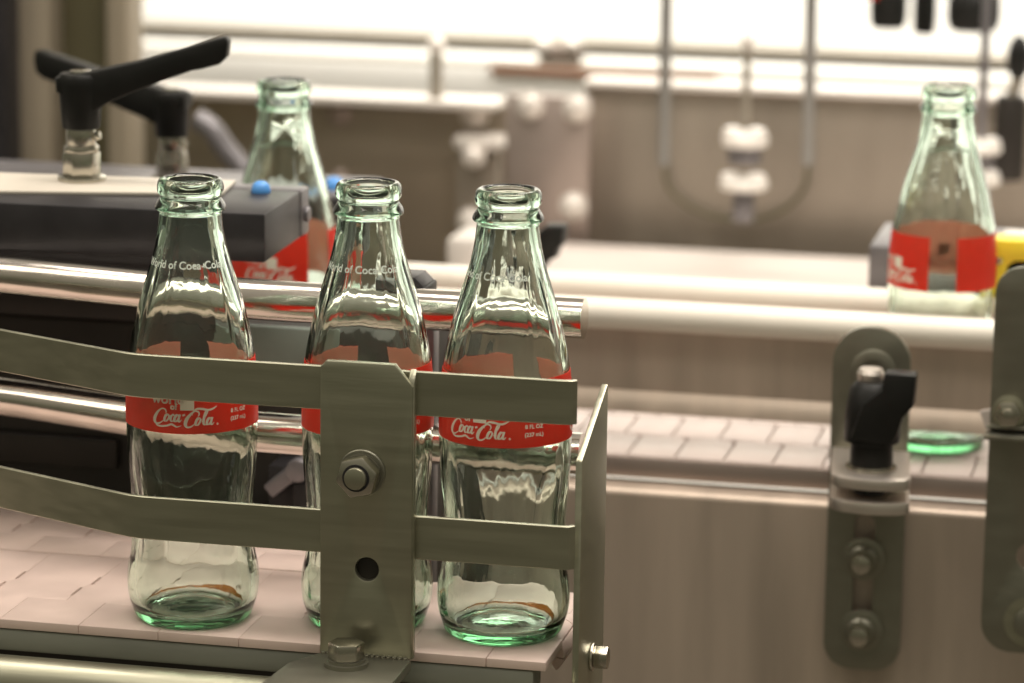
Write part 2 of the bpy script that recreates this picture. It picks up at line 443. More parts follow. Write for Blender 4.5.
bottle((p5.x,p5.y+.015,0), -140, 'blurred empty bottle behind the end of the black clamp arm')

# ------------------------------------------------------------------ front conveyor chain
def link_outline(x0, x1, y0, y1, st=.0028):
    """hinged link seen from above: the front finger is set half a link over, two short hinge slots show as dark dashes"""
    L = y1-y0; g = .00009; w = .0011; ya = y0 + L*.33; h = (x1-x0)*.5
    def edge(x):
        return [(x-h,y0),(x-h,ya),(x,ya),(x,y0+L*.40),(x-w,y0+L*.40),(x-w,y0+L*.53),(x,y0+L*.53),(x+.003,y0+L*.58),(x+.003-w,y0+L*.58),(x+.003-w,y0+L*.70),(x+.003,y0+L*.70),(x+.003,y1)]
    r = [(x-g, y) for x, y in edge(x1)]
    l = [(x0-h+g,y0),(x0-h+g,ya+2*g),(x0+g,ya+2*g),(x0+g,y0+L*.535),(x0+.003+g,y0+L*.58),(x0+.003+g,y1)]
    return r + l[::-1]
P_ = .0381
def chain_lane(y0, y1, xs, xe, wrap_r=None):
    bm = NB(); x = xe
    while x > xs:
        plate(bm, link_outline(x-P_, x, y0, y1), [], -.0042, 0, 'xy', .00022)
        box(bm, (x-P_+.008, y0+.022, -.011), (x-.008, y1-.022, -.0042), .001)
        x -= P_
    if wrap_r:
        box(bm, (xe-P_*.5+.0002, y0, -.0042), (xe+.0080, y0+(y1-y0)*.335, 0), .0004)
        for k in range(3):
            a0 = k*.85+.06; a1 = a0+.78; rr = wrap_r
            for (ya, yb) in ((y0+(y1-y0)*.34, y0+(y1-y0)*.62-.0004), (y0+(y1-y0)*.62, y1)):
                sec = [(xe+.0002+rr*math.sin(a0+(a1-a0)*i/6), -rr+rr*math.cos(a0+(a1-a0)*i/6)) for i in range(7)]
                sec += [(xe+.0002+(rr-.004)*math.sin(a1-(a1-a0)*i/6), -rr+(rr-.004)*math.cos(a1-(a1-a0)*i/6)) for i in range(7)]
                plate(bm, sec, [], ya, yb, 'xz', .0003)
    return bm
o = link('conveyor_chain', chain_lane(-.029, .0815, -.30, .1640, .0085), CHAIN, angle=30)
tag(o, 'pinkish tan flat-top chain carrying the three front bottles', 'conveyor chain')
o = link('conveyor_chain', chain_lane(.0832, .17, -.30, .058), CHAIN, angle=30)
tag(o, 'second tan flat-top chain lane lying behind the front chain', 'conveyor chain')
b = NB(); box(b, (-.32,-.0285,-.0150), (.1665,-.012,-.0046), .001)
tag(link('wear_strip', b, GREYBAR), 'grey green support strip right under the edge of the front chain', 'support strip')
b = NB(); cyl(b, (-.33,-.0430,-.0245), (.179,-.0430,-.0245), .0118, 40, .001)
tag(link('frame_tube', b, STEEL), 'round steel frame tube along the bottom, below the front chain', 'frame tube')

# ------------------------------------------------------------------ front guide rail with bracket
g = empty('guide_rail', (.093,-.06,-.004), 'front steel guide rail, two flat strips on a bolted upright bracket', 'guide rail')
def gl(name, bm, m, parent=g, **k):
    bmesh.ops.translate(bm, verts=bm.verts[:], vec=-g.location)
    return link(name, bm, m, parent, **k)
path2 = [(.1845,-.0335),(.1825,-.0355),(.178,-.036),(.12,-.036),(.05,-.036),(-.004,-.036),(-.012,-.0357),(-.018,-.0345),(-.024,-.0322),(-.0865,-.0045),(-.16,.028)]
def strip(z0, z1):
    bm = NB(); h = (z1-z0)/2; t_ = .0011
    sec = [(-t_,-h+.0004),(-t_+.0004,-h),(t_-.0004,-h),(t_,-h+.0004),(t_,h-.0004),(t_-.0004,h),(-t_+.0004,h),(-t_,h-.0004)]
    sweep(bm, [(x,y,(z0+z1)/2) for x,y in path2], sec); return bm
tag(gl('rail_strip', strip(.1101,.1298), STEEL), 'upper flat steel strip')
tag(gl('rail_strip', strip(.0452,.0649), STEEL), 'lower flat steel strip')
b = NB()
plate(b, [(.0724,.0005),(.1143,.0005),(.1143,.1240),(.1060,.1335),(.0752,.1335),(.0724,.1305)], [circ(.0939,.0406,.0053)], -.0425, -.0390, 'xz', .0008)
plate(b, [(-.0415,.0005),(-.0372,.0005),(-.0372,.131),(-.0415,.1255)], [], .1118, .1147, 'yz', .0004)
gl('upright_plate', b, STEEL)
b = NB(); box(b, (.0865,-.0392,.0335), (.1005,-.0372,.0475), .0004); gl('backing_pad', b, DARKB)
b = NB(); plate(b, [(.0724,-.0425),(.1143,-.0425),(.1148,-.090),(.060,-.090),(.063,-.060)], [], -.0040, .0008, 'xy', .0008)
for k in range(16): lathe(b, [(0,0),(.0011,.0004),(.0012,.0011),(0,.0017)], 10, (.0742+.0025*k, -.0432, .0004))
gl('foot_plate', b, STEELD)
b = NB(); c = Vector((.0918,-.0425,.0845))
lathe(b, [(.0053,0),(.0105,0),(.0105,.0012),(.0101,.0016),(.0053,.0016)], 40, c, (0,-1,0), closed=True, cap=False)
lathe(b, [(.0053,.0016),(.0088,.0016),(.0088,.0032),(.0053,.0032)], 40, c, (0,-1,0), closed=True, cap=False)
gl('washer', b, STEELD)
b = NB(); hexa(b, c+Vector((0,-.0032,0)), (0,-1,0), .0170, .0078, .0012, .25); gl('hex_nut', b, NUTM)
b = NB(); lathe(b, [(.0050,.0108),(.0061,.0108),(.0061,.0114),(.0050,.0114)], 32, c, (0,-1,0), closed=True, cap=False); gl('locking_ring', b, BLACKM)
b = NB(); cyl(b, c+Vector((0,-.001,0)), c+Vector((0,-.0135,0)), .0049, 28, .0007); gl('bolt', b, STEEL)
b = NB(); c = Vector((.0888,-.0575,.0008))
lathe(b, [(0,0),(.0098,0),(.0098,.0018),(0,.0018)], 40, c); lathe(b, [(0,.0018),(.0082,.0018),(.0082,.0032),(0,.0032)], 36, c); gl('washer', b, STEELD)
b = NB(); hexa(b, c+Vector((0,0,.0032)), (0,0,1), .0142, .0075, .0008, .3); gl('foot_bolt', b, NUTM)

# ------------------------------------------------------------------ end plate
e = empty('end_plate', (.1835,.01,-.08), 'thin upright steel end plate just right of the third bottle', 'end plate')
b = NB(); plate(b, [(-.0205,-.10),(.037,-.10),(.037,.1118),(.0362,.1125),(-.0195,.0908),(-.0205,.0895)], [], .1822, .1852, 'yz', .0005)
bmesh.ops.translate(b, verts=b.verts[:], vec=-e.location); link('plate', b, STEEL, e)
q = at(597,657,.008)
b = NB(); cyl(b, (.1852,.008,q.z), (.1867,.008,q.z), .0065, 28, .0004); hexa(b, (.1867,.008,q.z), (1,0,0), .0095, .0065, .0007, .5)
bmesh.ops.translate(b, verts=b.verts[:], vec=-e.location); link('hex_bolt', b, NUTM, e)

# ------------------------------------------------------------------ polished guide tubes behind the bottles
def gtube(zc, label, back):
    pts = [(.1655,.078,zc)] + [(x,.078,zc) for x in (.12,.06,.03)] + [(.01,.0785,zc),(-.01,.0805,zc),(-.03,.083,zc),(-.122,.078+back,zc),(-.25,.078+back*1.9,zc)]
    bm = NB(); tubepath(bm, pts, .0097, 40)
    tag(link('guide_tube', bm, CHROME), label, 'guide tube', 'polished guide tubes')
gtube(.1335, 'upper polished steel tube running behind the shoulders of the front bottles', .024)
gtube(.0690, 'lower polished steel tube running behind the labels of the front bottles', .034)
def post(px, Y, ztop, label, clamp):
    a = at(px, 400, Y); r = empty('rail_post', (a.x, Y, -.05), label, 'post')
    bm = NB(); box(bm, (-.0055,-.0055,0), (.0055,.0055,ztop+.05), .0008); link('post_bar', bm, GREYM, r)
    for z in (.1335,.0690):
        bm = NB(); cyl(bm, (0,-.0055,z+.05), (0,-.016,z+.05), .004, 20, .0004); link('cross_stud', bm, NUTM, r)
    if clamp:
        bm = NB(); box(bm, (-.019,-.017,ztop+.05), (.004,.006,ztop+.056), .0008); link('clamp_block', bm, BLACK, r)
        bm = NB(); plate(bm, [(-.018,ztop+.0562),(.003,ztop+.0562),(-.0015,ztop+.0605),(-.018,ztop+.0605)], [], -.016, .005, 'xz', .0006); link('clamp_cap', bm, BLACKM, r)
post(425, .1005, .1365, 'grey post with a black clamp between the second and third front bottles', True)
# dark drive housing and the bits on it
q0 = at(0,300,.20)
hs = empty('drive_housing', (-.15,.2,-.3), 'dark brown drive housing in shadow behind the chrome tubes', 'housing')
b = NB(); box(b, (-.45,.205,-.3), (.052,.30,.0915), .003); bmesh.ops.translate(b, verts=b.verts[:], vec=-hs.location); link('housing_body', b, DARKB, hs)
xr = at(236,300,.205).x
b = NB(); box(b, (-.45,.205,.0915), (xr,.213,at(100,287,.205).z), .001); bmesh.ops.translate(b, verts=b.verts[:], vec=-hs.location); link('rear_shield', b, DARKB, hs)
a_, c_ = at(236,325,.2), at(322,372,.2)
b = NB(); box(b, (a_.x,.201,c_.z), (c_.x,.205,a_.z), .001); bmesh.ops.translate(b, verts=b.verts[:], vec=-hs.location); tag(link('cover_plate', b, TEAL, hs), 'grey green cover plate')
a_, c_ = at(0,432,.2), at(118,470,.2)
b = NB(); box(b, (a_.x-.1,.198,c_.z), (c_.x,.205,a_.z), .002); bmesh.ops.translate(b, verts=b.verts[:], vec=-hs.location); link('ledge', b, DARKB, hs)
q = at(284,478,.165)
ds = empty('chain_tensioner', q, 'small grey tensioner arm showing dimly between the first and second bottles', 'tensioner')
b = NB(); box(b, (-.012,.0,-.004), (.014,.012,.004), .0015, Matrix.Rotation(-.7,3,'Y')); link('arm', b, GREYM, ds)
b = NB(); cyl(b, (.009,.0,.006), (.009,-.008,.006), .006, 24, .001); link('pivot', b, GREYM, ds)
b = NB(); box(b, (.004,.002,-.03), (.014,.012,-.003), .001); box(b, (-.012,.012,-.05), (.016,.036,.003), .001); link('foot', b, BLACKM, ds)

# ------------------------------------------------------------------ clamp arms and levers on the left
def lever(base, side, s, lab, rz=0., bl=1.07):
    """clamping lever: washer, hex nut, collar, black hub with blade; base on the arm"""
    r = empty('clamp_lever', base, lab, 'clamp lever', None, rz)
    bm = NB(); cyl(bm, (0,0,0), (0,0,.0025*s), .0128*s, 32, .0006); link('washer', bm, NUTM, r)
    bm = NB(); hexa(bm, (0,0,.0025*s), (0,0,1), .0178*s, .0125*s, .0010, .25); cyl(bm, (0,0,.015*s), (0,0,.0185*s), .0092*s, 28, .0008); link('hex_nut', bm, NUTM, r)
    bm = NB(); cyl(bm, (0,0,.0185*s), (0,0,.029*s), .0078*s, 28, .0006)
    cyl(bm, (.0055*s*1.3,-.002,.0235*s), (.0105*s,-.003,.0245*s), .0022*s, 14, .0004); link('collar', bm, NUTM, r)
    bm = NB(); lathe(bm, [(0,.0275*s),(.0095*s,.0275*s),(.0100*s,.0285*s),(.0116*s,.050*s),(.0119*s,.0545*s),(.0105*s,.0565*s),(0,.0568*s)], 36)
    # blade outline in x (outwards) / z
    up = [(-.0118,.047),(-.0122,.0545),(-.008,.0562),(.006,.0580),(.030,.0640),(.055,.0722),(.068,.0765),(.0728,.0778)]
    dn = [(.0738,.0745),(.0728,.0670),(.0690,.0632),(.0600,.0605),(.0560,.0598),(.040,.0535),(.024,.0465),(.014,.0415),(.009,.0375)]
    if bl > 1.1: dn = [(x, z-.003*min(1, x/.02)) for x, z in dn]
    pts = [(side*x*s*(bl if x > .01 else 1), z*s) for x, z in up+dn]
    hw = .0062*s
    t = bmesh.new(); plate(t, pts, [], -hw, hw, 'xz', .0016*s)
    for v in t.verts:
        k = abs(v.co.x)/(.0735*s*bl); v.co.y *= (1.35-.45*k)
    merge(bm, t)
    hb = link('handle', bm, BLACK, r, angle=40); tag(hb, 'black plastic handle')
    bm = NB(); cyl(bm, (0,0,.0562*s), (0,0,.0582*s), .0055*s, 24, .0006); link('screw_cap', bm, NUTM, r)
    return r
zt = .1672
def arm(x1, y0, y1, z0, z1, L, label, rz, plate_w=None, matb=BLACKM, dome=None):
    r = empty('clamp_bar', (x1, y0, z0), label, 'clamp arm', None, rz); h = z1-z0; w = y1-y0
    bm = NB(); box(bm, (-L,0,0), (-.0005,w*.80,h), .0012); box(bm, (-L,w*.80,.001), (-.0005,w*.82,h-.001)); link('arm_body', bm, matb, r)
    bm = NB(); box(bm, (-L,w*.82,0), (0,w,h), .0012)
    cyl(bm, (-.0002,w*.91,h*.45), (.0022,w*.91,h*.45), .0042, 20, .0008); link('end_cap', bm, GREYM, r)
    return r
A1 = arm(-.0012,.12,.208,.1432,zt,.36,'black clamp arm crossing the left side above the chrome tubes',math.radians(2.2))
bm = NB(); box(bm, (-.36,.012,-.013), (-.055,.06,0), .001); link('lower_bar', bm, BLACKM, A1)
# steel top plate on arm
bm = NB(); c0, c1, c2, c3 = [atz(x,y,zt+.0018) for x,y in ((222,193),(236,180),(-60,170.5),(-60,190))]
inv = Matrix.Rotation(-math.radians(2.2),3,'Z')
loc = lambda v: inv @ (v-A1.location)
pl = [(loc(v).x, loc(v).y) for v in (c0,c1,c2,c3)]
plate(bm, pl, [], zt-.1432, zt-.1432+.0018, 'xy', .0004); tag(link('top_plate', bm, SHELF, A1), 'pale steel plate on top of the arm')
d1 = atz(261,192.5,zt); bm = NB(); lathe(bm, [(.0048,0),(.0050,.0012),(.0042,.0040),(.0025,.0056),(0,.0062)], 24, loc(d1)); tag(link('indicator_dome', bm, BLUE, A1), 'small blue dome')
l1 = atz(82,180,zt+.0018)
lever(l1, 1, .97, 'nearer black clamp lever with its blade rising to the right', math.radians(8))
# second arm behind the far bottle
q = at(331,192,.47); z2 = q.z
A2 = arm(q.x+.016,.445,.53,z2-.026,z2,.36,'dark clamp arm behind the blurred bottle at the left',0,matb=BLACKM)
bm = NB(); box(bm, (-.36,.004,.026), (-.006,.06,.0272), .0003); link('top_plate', bm, GREYM, A2)
bm = NB(); lathe(bm, [(.0058,0),(.006,.0014),(.005,.0048),(.003,.0067),(0,.0074)], 24, (-.0155,.03,.0272)); tag(link('indicator_dome', bm, BLUE, A2), 'small blue dome')
l2 = at(172,183,.475)
lever((l2.x,.475,z2+.0012), -1, .97, 'farther black clamp lever with its blade pointing to the left', math.radians(-4), 1.22)
# black wing lever behind the third bottle
w = empty('wing_lever', at(520,268,.55), 'black wing lever seen just right of the third bottle neck', 'lever')
def rel(pts, Y, o): return [((at(x,y,Y)-o.location).x, (at(x,y,Y)-o.location).z) for x, y in pts]
bm = NB(); plate(bm, rel([(567,224),(565,243),(559,249),(558,256),(551,259),(546,267),(538,275),(515,276),(528,240),(548,224)],.55,w), [], -.008, .008, 'xz', .0025); link('wing', bm, BLACK, w)
bm = NB(); cyl(bm, (-.004,0,-.03), (-.004,0,.006), .009, 24, .001); link('hub', bm, GREYM, w)

# ------------------------------------------------------------------ rear conveyor
# belt of brick-laid tiles
bm = NB(); PT = .0272; x0 = -.30
rows = [(.3565,.4035),(.4045,.4500),(.4510,.4970),(.4980,.5450)]
for j, (ya, yb) in enumerate(rows):
    x = x0 + (j % 2)*PT*.62
    while x < .62:
        lo, hi = x+.0004, x+PT-.0004
        plate(bm, [(lo,ya),(hi,ya),(hi,yb-.004),(hi-.0035,yb),(lo,yb)], [], -.006, 0, 'xy', .0010)
        x += PT
box(bm, (x0,.358,-.012), (.62,.544,-.006))
tag(link('conveyor_belt', bm, CHAINB, angle=30), 'pale tiled belt of the rear conveyor under the lone bottle', 'conveyor belt')
def cable_rail(Y, zc, r, xa, xb, label):
    bm = NB(); cyl(bm, (xa,Y,zc), (xb,Y,zc), r, 36, .002); return tag(link('guide_rail_tube', bm, CREAM), label, 'guide rail', 'cream round guide rails')
xa = at(392,290,.385).x
cable_rail(.385,.0732,.0087,xa,.62,'nearer cream round guide rail passing in front of the lone rear bottle')
cable_rail(.505,.0640,.0085,at(392,275,.505).x,.62,'farther cream round guide rail passing behind the lone rear bottle')
gp = empty('guide_plate', (.25,.392,.0), 'stainless side guide plate under the nearer cream rail', 'guide plate')
bm = NB()
sec = [(.3915,.066),(.3915,.0285),(.3895,.0262),(.3850,.0175),(.3862,.0168),(.3910,.0255),(.3935,.0275),(.3935,.066)]
plate(bm, sec, [], -.30, .62, 'yz', .0002); bmesh.ops.translate(bm, verts=bm.verts[:], vec=-gp.location); link('bent_plate', bm, PANELF, gp)
sr = NB(); box(sr, (-.3,.3535,-.0125), (.62,.3600,-.0008), .001)
tag(link('side_rail', sr, PANELP), 'narrow steel side rail along the edge of the rear belt', 'side rail')
sp = NB()
path = [(.3600,-.0150),(.3440,-.0155)] + [(.3440-.0040*math.sin(a), -.0195+.0040*math.cos(a)) for a in [PI/2*i/8 for i in range(1,9)]] + [(.3400,-.40),(.3420,-.40),(.3420,-.0200),(.3450,-.0175),(.3600,-.0170)]
plate(sp, path, [], -.3, .64, 'yz', 0)
tag(link('conveyor_skirt', sp, PANELF, angle=50), 'large brushed stainless side panel of the rear conveyor', 'side panel')

# slotted bracket with bolts on the side panel
sb = empty('slotted_bracket', (.273,.335,-.105), 'long slotted steel bracket bolted to the side panel, holding the black clamp knob', 'bracket')
def sl(name, bm, m, **k):
    bmesh.ops.translate(bm, verts=bm.verts[:], vec=-sb.location); return link(name, bm, m, sb, **k)
bx0, bx1, bzb, bzt = .2516, .2932, -.1055, .0850
bw = (bx1-bx0)/2
bm = NB(); plate(bm, rrect(bx0,bzb,bx1,bzt,(.0195,.0195,.015,.015),10), [rrect(.2665,-.093,.2775,-.018,.0054,8)], .3295, .3345, 'xz', .0007); sl('slotted_plate', bm, STEELD)
for zc_, nm in ((-.0425,'upper'),(-.0830,'lower')):
    c = Vector((.2722,.3295,zc_))
    bm = NB(); lathe(bm, [(0,0),(.0118,0),(.0118,.0018),(.0108,.0022),(0,.0022)], 40, c, (0,-1,0)); sl('washer', bm, STEELD)
    bm = NB(); lathe(bm, [(0,.0022),(.0080,.0022),(.0082,.006),(.0070,.0078),(0,.008)], 36, c, (0,-1,0)); sl('flange_nut', bm, STEELD)
    bm = NB(); cyl(bm, c+Vector((0,-.006,0)), c+Vector((0,-.0150,0)), .0052, 28, .0007); sl('bolt', bm, NUTM)
# lugs
def lug(z0, z1, yf):
    bm = NB(); sk = lambda x, y: (x + (.3295-y)*.115, y)
    n = 12; a = bx0+.0012; c = bx1+.0012; m_ = (a+c)/2
    pts = [sk(a,.3295), sk(a,yf+.010)] + [sk(m_+(c-a)/2*math.cos(PI+PI*i/n), yf+.010+.010*math.sin(PI+PI*i/n)) for i in range(1,n)] + [sk(c,yf+.010), sk(c,.3295)]
    plate(bm, pts, [], z0, z1, 'xy', .0008); return bm
sl('lug', lug(.0125,.0185,.262), LUGM)
sl('lug', lug(-.0004,.0062,.262), LUGM)
bm = NB(); cyl(bm, (.2785,.285,.0062), (.2785,.285,.0125), .0085, 24); sl('spacer', bm, BLACKM)
bm = NB(); c = Vector((.2735,.3295,.0610)); lathe(bm, [(.0065,0),(.0122,0),(.0122,.0010),(.0112,.0016),(.0065,.0016)], 40, c, (0,-1,0), closed=True, cap=False); sl('boss_ring', bm, STEELD)
# black clamp knob standing on the lug
kn = empty('flag_clamp', (.2785,.289,.0185), 'black plastic clamp knob with a flag handle on the slotted bracket', 'clamp knob')
bm = NB(); cyl(bm, (0,0,0), (0,0,.0010), .0135, 32, .0003); cyl(bm, (0,0,.0010), (0,0,.0018), .0115, 32, .0003); link('washer', bm, NUTM, kn)
bm = NB(); lathe(bm, [(0,.0018),(.0108,.0018),(.0112,.003),(.0112,.0135),(.0120,.0142),(.0146,.0148),(.0148,.0165),(.0146,.031),(.0125,.043),(.0088,.0465),(0,.047)], 40)
t = bmesh.new()
plate(t, [(-.010,.018),(.0115,.0165),(.0145,.022),(.0170,.031),(.0222,.0375),(.0230,.0542),(.0066,.0542),(.0056,.045),(-.004,.037)], [], -.0160, -.0030, 'xz', .0012)
merge(bm, t); link('knob', bm, BLACK, kn, angle=40)
bm = NB(); lathe(bm, [(0,.0465),(.0066,.0465),(.0072,.0505),(.0058,.0530),(0,.0537)], 28, (-.002,.001,0)); link('screw_head', bm, LUGM, kn)
# right bracket
rb = empty('rounded_bracket', (.37,.30,-.07), 'tall grey steel bracket with rounded corners at the far right', 'bracket')
def rl(name, bm, m, **k):
    bmesh.ops.translate(bm, verts=bm.verts[:], vec=-rb.location); return link(name, bm, m, rb, **k)
bm = NB(); plate(bm, rrect(.3385,-.0795,.42,.1275,(.01,.014,.016,.01),10), [circ(.3630,-.0270,.0078)], .2985, .3025, 'xz', .0008); rl('bracket_plate', bm, STEELD)
bm = NB(); box(bm, (.3395,.2975,.0385), (.42,.2986,.0425), .0003); rl('slot_groove', bm, BLACKM)
bm = NB(); box(bm, (.3365,.286,.0380), (.42,.2984,.0402), .0003); box(bm, (.3375,.2935,.0425), (.42,.2984,.0438), .0003); rl('ledge', bm, STEELD)
c = Vector((.3482,.2985,.0507))
bm = NB(); cyl(bm, c, c+Vector((0,-.0015,0)), .0088, 32, .0003); rl('washer', bm, STEEL)
bm = NB(); hexa(bm, c+Vector((0,-.0015,0)), (0,-1,0), .0125, .006, .0008, .1); rl('hex_nut', bm, NUTM)
bm = NB(); cyl(bm, c+Vector((0,-.006,0)), c+Vector((0,-.0105,0)), .0036, 24, .0006); rl('bolt', bm, NUTM)
c = Vector((.3640,.2985,-.0620))
bm = NB(); lathe(bm, [(.008,0),(.0135,0),(.0135,.0016),(.008,.0016)], 40, c, (0,-1,0), closed=True, cap=False); rl('washer', bm, STEEL)
bm = NB(); cyl(bm, c, c+Vector((0,-.006,0)), .0082, 28, .001); rl('bolt', bm, STEELD)
bm = NB(); t = [at(x,y,.34) for x,y in ((980,411),(996,408),(1000,432),(987,432))]
plate(bm, [(p.x,p.z) for p in t], [], .3385, .3405, 'xz', 0); tag(rl('latch_tip', bm, TABLE), 'small pale tip showing past the left edge')

# block and yellow sensor right, behind the lone bottle
q = at(868,283,.53); q2 = at(876,233,.60)
ra = empty('clamp_bar', (q.x,.53,q.z), 'grey clamp arm behind the lone rear bottle', 'clamp arm')
bm = NB(); plate(bm, [(0,-.004),(.30,-.004),(.30,.0225),(.0,.0225)], [], 0, .085, 'xz', .0012); link('arm_body', bm, GREYM, ra)
bm = NB(); box(bm, (.075,.01,.0225), (.30,.06,.0262), .001); link('top_plate', bm, BRIGHTST, ra)
c0 = at(992,240,.47); c1 = at(1070,296,.47)
ys = empty('sensor', (c0.x,.47,c1.z), 'yellow sensor housing at the right edge beside the lone bottle', 'sensor')
W_, H_ = c1.x-c0.x, c0.z-c1.z
hole = rrect(.0085,.002,W_-.012,H_*.62,(.007,.007,.002,.002),6)
bm = NB(); plate(bm, rrect(0,-.004,W_,H_,.003,5), [hole], 0, .022, 'xz', .0008); link('housing', bm, YELLOW, ys)
bm = NB(); box(bm, (.004,.012,-.001), (W_-.004,.02,H_-.006)); tag(link('lens', bm, BLACK, ys), 'black recessed opening')
bm = NB(); cyl(bm, (.0042,0,H_*.62), (.0042,-.0015,H_*.62), .0022, 16, .0003); link('screw', bm, NUTM, ys)

# ------------------------------------------------------------------ background machinery (out of focus)
YB = 1.25
def pxbox(bm, x0, y0, x1, y1, Y, d, bev=.002):
    a, c = at(x0, y0, Y), at(x1, y1, Y); xm = (a.x+c.x)/2
    box(bm, (a.x, Y, min(a.z, c.z)), (c.x, Y+d, max(a.z, c.z)), bev)
# panels: top edge follows the photograph's level lines
def vpanel(name, x0, x1, ytop, ybot, Y, m, label, d=.012):
    xm = (x0+x1)/2; a = at(x0, ytop, Y); c = at(x1, ytop, Y); zb = at(xm, ybot, Y).z; ztp = at(xm, ytop, Y).z
    r = empty(name, ((a.x+c.x)/2, Y, zb), label, 'panel')
    bm = NB(); box(bm, (a.x, Y, zb), (c.x, Y+d, ztp), .002); bmesh.ops.translate(bm, verts=bm.verts[:], vec=-r.location); link('sheet', bm, m, r)
    return r, a.x, c.x, ztp, zb
def bolthead(parent, x, y, Y, rad, m=BRIGHTST, name='bolt'):
    c = at(x, y, Y); bm = NB(); lathe(bm, [(0,0),(rad*1.25,0),(rad*1.25,.002),(rad,.0025),(rad*.95,.008),(rad*.6,.0105),(0,.011)], 24, c, (0,-1,0))
    bmesh.ops.translate(bm, verts=bm.verts[:], vec=-parent.location); return link(name, bm, m, parent)
r, xa_, xb_, zt_, zb_ = vpanel('machine_panel', 60, 512, 97, 260, YB, PANELD, 'dark brown stainless panel behind the left bottles')
zf = at(300,103,YB-.037).z; zf1 = at(300,95,YB-.037).z
bm = NB(); box(bm, (xa_, YB-.037, zf), (xb_-.006, YB+.006, zf1), .0015)
bmesh.ops.translate(bm, verts=bm.verts[:], vec=-r.location); tag(link('top_flange', bm, BRIGHTST, r), 'top flange coloured pale for the light on it')  # paler than its sheet: the lit edge is put into the colour
mp1 = r; bolthead(r, 475, 114, YB, .0095); bolthead(r, 340, 114, YB, .0085, PANELP); bolthead(r, 340, 178, YB, .006, PANELP); bolthead(r, 120, 128, YB, .012, PANELP)
r, xa_, xb_, zt_, zb_ = vpanel('mounting_plate', 506, 590, 96, 262, YB-.035, PANELP, 'pinkish stainless mounting plate with round bolts in the middle background')
for x, y in ((530,105),(577,108),(574,206)): bolthead(r, x, y, YB-.035, .0095)
r, xa_, xb_, zt_, zb_ = vpanel('machine_panel', 585, 1100, 96, 262, YB, PANEL, 'wide brown stainless panel behind the two hanging rods')
bm = NB(); box(bm, (xa_, YB-.01, zt_), (xb_, YB+.03, zt_+.005), .001); bmesh.ops.translate(bm, verts=bm.verts[:], vec=-r.location); tag(link('top_flange', bm, BRIGHTST, r), 'top flange coloured pale for the light on it')  # light along the top edge is coloured in with the paler steel
r = mp1
bm = NB(); pxbox(bm, 456, 140, 497, 240, YB-.02, .02); bmesh.ops.translate(bm, verts=bm.verts[:], vec=-r.location); lf = link('hinge_leaf', bm, PANEL, r); tag(lf, 'pale steel hinge leaf with bolts')
bm = NB(); pxbox(bm, 452, 136, 500, 152, YB-.032, .03, .004); bmesh.ops.translate(bm, verts=bm.verts[:], vec=-r.location); link('knuckle', bm, BRIGHTST, lf)
bolthead(r, 474, 156, YB-.032, .008).parent = lf; bolthead(r, 471, 221, YB-.02, .009).parent = lf
# pale table behind the rails
zT = at(650,244,YB-.05).z
bm = NB(); box(bm, (at(392,260,.8).x, .60, zT-.02), (.95, YB-.06, zT), .004)
tag(link('transfer_table', bm, TABLE), 'pale flat transfer table beyond the cream rails', 'table')
q = at(460,268,.95); bm = NB(); a_, c_ = at(446,238,.95), at(477,262,.95)
box(bm, (a_.x,.95,zT), (c_.x,1.02,a_.z), .004); tag(link('rest_block', bm, BRIGHTST), 'small pale block standing on the transfer table behind the third bottle', 'block')
# hanging rods
def rod(px0, y1, label):
    a = at(px0, -60, YB-.10); c = at(px0, y1, YB-.10); bm = NB(); cyl(bm, (c.x,YB-.10,c.z), (a.x,YB-.10,a.z+.3), .0048, 20, .001)
    tag(link('hanging_rod', bm, RODM), label, 'rod', 'thin hanging rods')
rod(664, 165, 'thin upright rod to the left of the white clamp nuts')
rod(808, 165, 'thin upright rod to the right of the white clamp nuts')
# thin tube added to imitate a faint U-shaped groove reflection on the panel
Yc = YB-.008
bm = NB(); pts = catmull([tuple(at(x,y,Yc)) for x,y in ((664,165),(670,190),(700,212),(742,221),(780,212),(803,190),(808,165))], 6)
tubepath(bm, pts, .0016, 10, (0,1,0)); tag(link('groove_loop', bm, OLIVE), 'thin dark loop standing for a faint groove reflection between the two rods', 'groove_loop')
Yn = YB-.12
def nutstack(px, label, pts):
    c = at(px, 215, Yn); r = empty('clamp_post', (c.x, Yn, c.z), label, 'clamp post')
    for nm, ya, yb, w, m, kind in pts:
        z0 = at(px, yb, Yn).z-c.z; z1 = at(px, ya, Yn).z-c.z; rad = w/2/1275
        bm = NB()
        if kind == 'dome':
            cyl(bm, (0,0,z0), (0,0,z0+(z1-z0)*.6), rad, 28, .002)
            for sx in (-1,1): lathe(bm, [(rad*.45,0),(rad*.42,(z1-z0)*.3),(0,(z1-z0)*.45)], 20, (sx*rad*.5,-.004,z0+(z1-z0)*.58))
        else: cyl(bm, (0,0,z0), (0,0,z1), rad, 24, .0008)
        link(nm, bm, m, r)
    return r
nutstack(743, 'clamp post with bright white nuts in front of the brown panel',
    [('tip',192,221,22,GREYM,''),('flange_nut',171,189,48,NUTW,'dome'),('spacer',145,163,34,GREYM,''),('flange_nut',126,146,46,NUTW,'dome'),('stem',42,122,8,PIPE,''),('stem_cap',36,48,13,BRIGHTST,'')])
nutstack(978, 'clamp post with pale nuts behind the lone rear bottle',
    [('tip',180,215,20,GREYM,''),('flange_nut',168,184,40,NUTW,'dome'),('spacer',150,170,26,GREYM,''),('flange_nut',136,153,40,NUTW,'dome'),('stem',-40,138,9,GREYM,'')])
